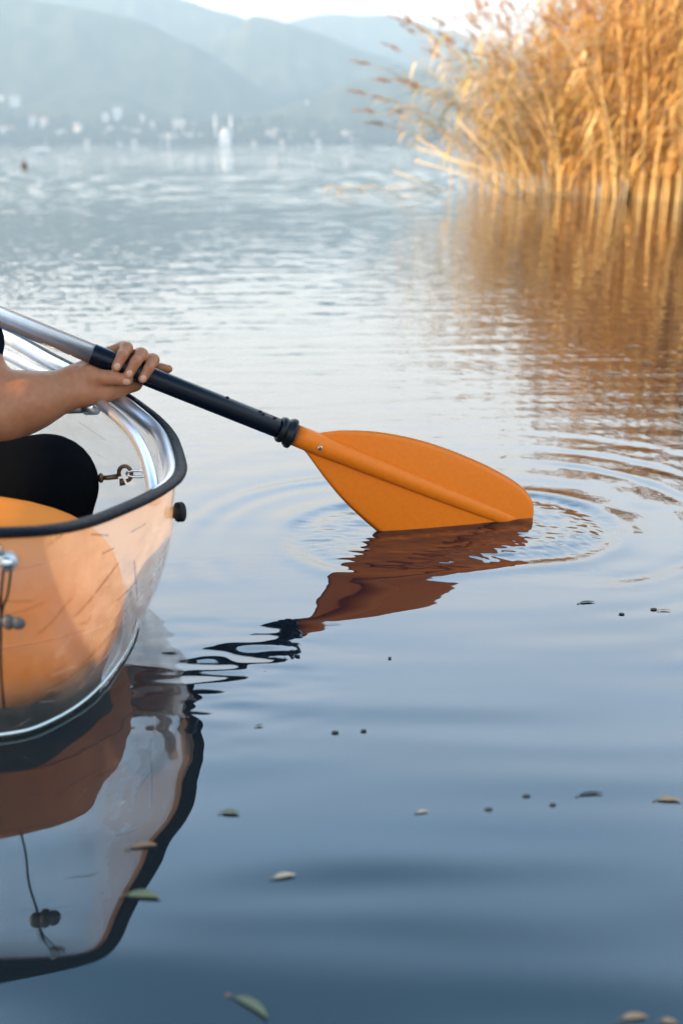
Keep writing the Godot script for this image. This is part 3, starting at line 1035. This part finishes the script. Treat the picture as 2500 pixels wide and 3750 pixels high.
# ---------------------------------------------------------------- reeds
func reed_parts(r: RandomNumberGenerator, h: float, lean: float, plume_n := 46, low := 0.13, wide := 1.0, thick := 1.0) -> Dictionary:
	var stem := PackedVector3Array()
	for i in 9:
		var t := i / 8.0
		stem.append(Vector3(lean * h * pow(t, 1.8), h * t * (1.0 - 0.25 * lean * lean * t), r.randf_range(-.01, .01)))
	var leaves := []
	var nl := r.randi_range(14, 19)
	for k in nl:
		var t := lerpf(low, 0.97, (k + r.randf() * 0.6) / nl)
		var p := spline_at(stem, t)
		var az := (k % 2) * PI + r.randf_range(-0.9, 0.9)
		var dir := Vector3(cos(az), 0, sin(az))
		var len := r.randf_range(0.26, 0.56)
		var wd := r.randf_range(0.007, 0.016) * wide
		var side := dir.cross(Vector3.UP)
		var droop := r.randf_range(0.3, 1.3)
		var st := SurfaceTool.new()
		st.begin(Mesh.PRIMITIVE_TRIANGLES)
		var rows := []
		for j in 6:
			var s := j / 5.0
			var c := p + dir * len * s * (1.0 - 0.25 * droop * s) + Vector3.UP * len * (0.55 * s - droop * s * s)
			var ww := wd * sin(PI * (0.12 + 0.88 * s)) * 1.05
			rows.append(PackedVector3Array([c - side * ww + Vector3(0, .3 * ww, 0), c, c + side * ww + Vector3(0, .3 * ww, 0)]))
		add_grid(st, rows)
		st.generate_normals()
		leaves.append(st.commit())
	# plume: many fine drooping branchlets
	var st := SurfaceTool.new()
	st.begin(Mesh.PRIMITIVE_TRIANGLES)
	var top: Vector3 = stem[8]
	var tip_dir := (stem[8] - stem[7]).normalized()
	var bend := Vector3(1, -0.35, 0) if lean > 0 else Vector3(-1, -0.35, 0)
	for k in plume_n:
		var t := r.randf()
		var base := top + tip_dir * 0.22 * t + bend * 0.07 * t * t
		var d := (tip_dir * 0.8 + bend * r.randf_range(0.2, 1.0) + Vector3(r.randfn(), r.randfn() * 0.5, r.randfn()) * 0.45).normalized()
		var l := r.randf_range(.05, .12) * (1.15 - t * 0.7)
		var s := d.cross(Vector3(r.randfn(), r.randfn(), r.randfn())).normalized() * r.randf_range(.004, .009)
		var q := base + d * l
		var m := base.lerp(q, 0.55)
		for v in [base, m + s, m - s, m + s, q, m - s]: st.add_vertex(v)
	st.generate_normals()
	var rr := PackedFloat32Array()
	for i in 9: rr.append(lerpf(.0058, .0022, i / 8.0) * thick)
	return {"stem": sheet(tube_rows(stem, rr, 5, 1.0, false), true), "leaves": leaves, "plume": st.commit(), "top": top}

func reeds() -> void:
	var r := RandomNumberGenerator.new()
	r.seed = 40
	var straw := [Color(.86, .56, .19), Color(.78, .47, .14), Color(.90, .67, .31), Color(.46, .25, .07), Color(.70, .50, .18)]
	var stem_m := []
	var leaf_m := []
	for c in straw:
		stem_m.append(mat(c.lerp(Color(.86, .64, .32), 0.35), 0.6, 0.0, 0.4))
		var lm := mat(c, 0.7, 0.0, 0.3)
		lm.backlight_enabled = true
		lm.backlight = Color(.8, .76, .66)
		leaf_m.append(lm)
	var plume_m := mat(Color(.52, .28, .13), 0.9, 0.0, 0.2)
	plume_m.backlight_enabled = true
	plume_m.backlight = Color(.3, .17, .1)
	var olive := mat(Color(.30, .26, .09), 0.7, 0.0, 0.3)
	olive.backlight_enabled = true
	olive.backlight = Color(.2, .18, .07)
	# the mass behind: eight kinds of plant, each scattered many times
	var tint := mat(Color.WHITE, 0.7, 0.0, 0.3)
	tint.vertex_color_use_as_albedo = true
	tint.backlight_enabled = true
	tint.backlight = Color(.8, .76, .66)
	var where := []
	for k in 8: where.append([])
	for i in 3300:
		# a bed whose near edge runs from the right foreground to the left, farther off
		var t := pow(r.randf(), 0.9)
		var x := lerpf(1.9, 9.5, t)
		var edge := -14.3 + (x - 1.9) * 1.35 if x < 3.9 else -11.6 + (x - 3.9) * 0.12
		var z := edge - pow(r.randf(), 1.5) * 4.2
		var thin := smoothstep(1.8, 3.9, x)
		if r.randf() > 0.12 + 0.88 * thin: continue
		where[i % 8].append(Vector3(x, -0.05, z))
	var bed := Node3D.new()
	bed.name = "reeds"
	add_child(bed)
	tag(bed, "dense bed of dry golden reeds standing in the lake", "reeds", "", "stuff")
	for k in 8:
		var h := [2.0, 2.3, 2.6, 2.9, 3.1, 2.4, 2.75, 1.6][k] as float
		var parts := reed_parts(r, h, [-.12, .06, -.05, .10, -.03, -.25, .2, -.35][k], [30, 46, 8, 24, 40, 4, 30, 4][k])
		var st := SurfaceTool.new()
		st.begin(Mesh.PRIMITIVE_TRIANGLES)
		var c: Color = straw[k % 5]
		var am := ArrayMesh.new()
		_paint(st, parts.stem, c.lerp(Color(.86, .64, .32), 0.35))
		for l in parts.leaves: _paint(st, l, c.lerp(straw[r.randi_range(0, 4)], 0.5) * r.randf_range(0.8, 1.1))
		_paint(st, parts.plume, Color(.52, .28, .13))
		am = st.commit()
		var mm := MultiMesh.new()
		mm.transform_format = MultiMesh.TRANSFORM_3D
		mm.use_colors = true
		mm.mesh = am
		mm.instance_count = where[k].size()
		for i in where[k].size():
			var s := r.randf_range(0.82, 1.12)
			if where[k][i].x < 3.2: s *= lerpf(0.72, 1.0, smoothstep(1.9, 3.2, where[k][i].x))
			mm.set_instance_transform(i, Transform3D(Basis(Vector3.UP, r.randf_range(-1.0, 1.0) if r.randf() < 0.7 else r.randf() * TAU).scaled(Vector3(s, s, s)), where[k][i]))
			var b := r.randf_range(0.6, 1.2)
			mm.set_instance_color(i, Color(b, b * r.randf_range(.92, 1.05), b * r.randf_range(.8, 1.1)))
		var mi := MultiMeshInstance3D.new()
		mi.name = "reed_clump"
		mi.multimesh = mm
		mi.material_override = tint
		bed.add_child(mi, true)
		mi.set_meta("kind", "stuff")
	# single reeds along the edge and the loose fringe that leans out to the left
	var singles := []
	for i in 38: singles.append([lerpf(1.5, 3.4, r.randf()), r.randf_range(-.6, .5), r.randf_range(1.5, 2.3), r.randf_range(-.55, -.05), 0])
	for i in 120: singles.append([lerpf(3.0, 6.2, r.randf()), r.randf_range(-.5, .2), r.randf_range(1.9, 2.9), r.randf_range(-.15, .15), 1])
	for q in [[2.35, .1, 2.05, -.95], [2.2, .0, 1.75, -1.05], [2.6, .1, 2.35, -.75], [2.1, .2, 1.5, -1.1], [2.4, .2, 2.15, -.62], [2.75, .0, 2.5, -.55], [1.9, .1, 1.45, -.85], [2.5, -.1, 1.85, -1.0], [2.3, -.2, 1.6, -.8], [2.45, .3, 1.7, -.9], [2.05, -.1, 1.3, -.9], [2.6, -.2, 1.9, -.7], [2.2, .3, 2.0, -.72], [1.8, .0, 1.2, -1.0], [2.7, .3, 2.2, -.66]]: singles.append([q[0], q[1], q[2], q[3], 2])
	var protos := [[], []]
	for s in singles:
		var x: float = s[0]
		var edge := -14.3 + (x - 1.9) * 1.35 if x < 3.9 else -11.6 + (x - 3.9) * 0.12
		var kind: int = s[4]
		var names: String = ["dry reed standing in the thin left edge of the reed bed", "tall golden reed standing in the front row of the reed bed", "dry reed leaning far out over the water left of the reed bed"][kind]
		if kind < 2 and protos[kind].size() >= 14:
			var src: Node3D = protos[kind][r.randi_range(0, 13)]
			var cp: Node3D = src.duplicate()
			cp.name = numbered("reed")
			add_child(cp)
			cp.position = Vector3(x, -0.05, edge + s[1])
			cp.rotation.y = r.randf_range(-0.6, 0.6)
			var f := r.randf_range(0.88, 1.1)
			cp.scale = Vector3(f, f, f)
			continue
		var parts := reed_parts(r, s[2], s[3], 46 if s[4] != 1 else 26, 0.42 if s[4] == 2 else 0.2, 1.5 if s[4] == 2 else 1.2, 1.5 if s[4] != 1 else 2.2)
		var t := thing("reed", names, "reed", Vector3(x, -0.05, edge + s[1]), ["reeds at the thin edge of the bed", "reeds in the front row of the bed", "reeds leaning out to the left"][s[4]])
		if kind < 2: protos[kind].append(t)
		var k := r.randi_range(0, 4)
		obj("stem", parts.stem, stem_m[k], t)
		for l in parts.leaves: obj("leaf", l, olive if s[4] != 1 and r.randf() < 0.4 else leaf_m[(k + r.randi_range(0, 1)) % 5], t)
		obj("plume", parts.plume, plume_m, t)
	# broken stalks slanting into the water
	for q in [[2.35, -13.2, 1.0, 1.0], [2.2, -13.5, 1.25, .72], [2.6, -13.0, 1.7, .45], [1.5, -14.3, .8, .3], [2.9, -12.7, 2.0, .6]]:
		var p := Vector3(q[0], -0.03, q[1])
		obj("broken_stalk", tube(PackedVector3Array([p, p + Vector3(-q[2] * .55, q[3] * .55, .05), p + Vector3(-q[2], q[3], .0)]), .012, 6, 1.0, .005), stem_m[2])
		tag(get_child(-1), "pale broken reed stalk slanting out of the water", "reed stalk", "broken stalks at the reed edge")
	for q in [[-.25, -14.4, .28], [-.05, -14.35, .4], [.25, -14.5, .35], [.6, -14.3, .7]]:
		var p := Vector3(q[0], 0, q[1])
		obj("reed_stub", tube(PackedVector3Array([p + Vector3(0, -.04, 0), p + Vector3(.02, .05, 0), p + Vector3(q[2] * .5, .07, .03), p + Vector3(q[2], -.02, .05)]), .007, 6), stem_m[1])
		tag(get_child(-1), "drowned reed stub just breaking the surface left of the reed bed", "reed stub", "drowned reed stubs")

func _paint(st: SurfaceTool, m: Mesh, c: Color) -> void:
	var a := m.surface_get_arrays(0)
	var v: PackedVector3Array = a[Mesh.ARRAY_VERTEX]
	var n: PackedVector3Array = a[Mesh.ARRAY_NORMAL]
	var ix = a[Mesh.ARRAY_INDEX]
	st.set_color(c)
	if ix == null:
		for i in v.size():
			st.set_normal(n[i])
			st.add_vertex(v[i])
	else:
		for i in ix:
			st.set_normal(n[i])
			st.add_vertex(v[i])

# ---------------------------------------------------------------- leaves and specks on the water
func floating() -> void:
	var cols := {"green": mat(Color(.05, .075, .045), .5), "dark": mat(Color(.012, .015, .014), .5), "tan": mat(Color(.15, .115, .07), .6), "pale": mat(Color(.2, .2, .16), .6), "brown": mat(Color(.10, .07, .045), .6)}
	var list := [
		[.342, -1.26, .042, .012, 8, "green", "green willow leaf floating right of the blade's reflection"],
		[.443, -1.235, .030, .008, -4, "tan", "tan curled leaf floating beside a dark speck at the right edge"],
		[.245, -.823, .046, .008, 5, "dark", "long dark narrow leaf floating in the calm lower right water"],
		[.319, -.814, .045, .012, -5, "tan", "tan leaf curled on the calm water at the lower right edge"],
		[.077, -.795, .022, .008, 12, "pale", "small white leaf lying alone on the calm blue water"],
		[-.106, -.794, .034, .012, -8, "green", "green brown leaf scrap right of the rim's dark reflection"],
		[-.09, -.946, .015, .006, 10, "brown", "little brown leaf scrap below the shaft's reflection"],
		[-.18, -.746, .046, .012, 6, "brown", "brown leaf floating over the reflection of the clear hull"],
		[-.168, -.682, .056, .016, -8, "green", "broad grey green leaf across the dark reflected rim"],
		[-.050, -.706, .036, .011, 10, "pale", "pale curved leaf with a thin stalk in the lower middle water"],
		[-.066, -.566, .062, .012, -38, "green", "large blurred green leaf at the bottom edge"],
		[.214, -.556, .036, .010, 4, "tan", "tan leaf at the bottom right corner beside a smaller one"],
		[.238, -.552, .022, .008, -6, "tan", "smaller tan leaf at the very bottom right corner"],
		[.924, -3.136, .09, .02, 2, "pale", "pale leaf floating on the ruffled orange reflection"],
		[.762, -2.746, .10, .02, -4, "pale", "long pale leaf floating in the ruffled water below another"],
	]
	for f in list:
		var rows := []
		var L: float = f[2] * 0.28
		for i in 11:
			var t := -1.0 + i * 0.2
			var w: float = 0.5 * f[3] * pow(maxf(1.0 - t * t, 0.0), 0.8) * (1.0 - 0.25 * t)
			var y := 0.0007 + 0.03 * L * t * t + 0.03 * L * t
			var cz := 0.22 * L * (t * t - 0.4)
			rows.append(PackedVector3Array([Vector3(L * t, y + .08 * w, cz - w * .6), Vector3(L * t, y, cz - w * .3), Vector3(L * t, y - .0003, cz), Vector3(L * t, y, cz + w * .3), Vector3(L * t, y + .10 * w, cz + w * .6)]))
		var o := thing("floating_leaf", f[6], "leaf", Vector3(f[0], 0.0006, f[1]))
		o.rotation.y = deg_to_rad(f[4])
		obj("leaf_blade", sheet(rows), cols[f[5]], o)
		obj("leaf_stalk", tube(PackedVector3Array([Vector3(-L, .001, .13 * L), Vector3(-L * 1.15, .0008, .18 * L), Vector3(-L * 1.3, .0005, .26 * L)]), .0006, 5), cols["brown"], o)
	for s in [[.381, -1.224, .006], [.429, -1.239, .007], [.181, -.82, .006], [.141, -.799, .006], [.204, -.806, .005], [-.007, -.933, .006], [.024, -.936, .005], [.887, -2.864, .02], [-.17, -1.0, .004], [.06, -1.1, .003], [.33, -1.62, .005], [.29, -1.70, .005]]:
		var o := obj("floating_speck", ball(Vector3(0, .001, 0), Vector3(s[2] * .7, .0014, s[2] * .35)), cols["dark"])
		o.position = Vector3(s[0], 0, s[1])
		tag(o, "dark speck of plant litter floating on the water", "plant litter", "specks on the water")
	var buoy := thing("buoy", "small brown float far out on the lake at the left", "buoy", Vector3(-9.26, 0, -30.8))
	obj("float", ball(Vector3(0, .04, 0), Vector3(.09, .09, .09)), cols["brown"], buoy)
	obj("stick", tube(PackedVector3Array([Vector3(0, .08, 0), Vector3(.01, .2, 0)]), .02, 6), cols["brown"], buoy)
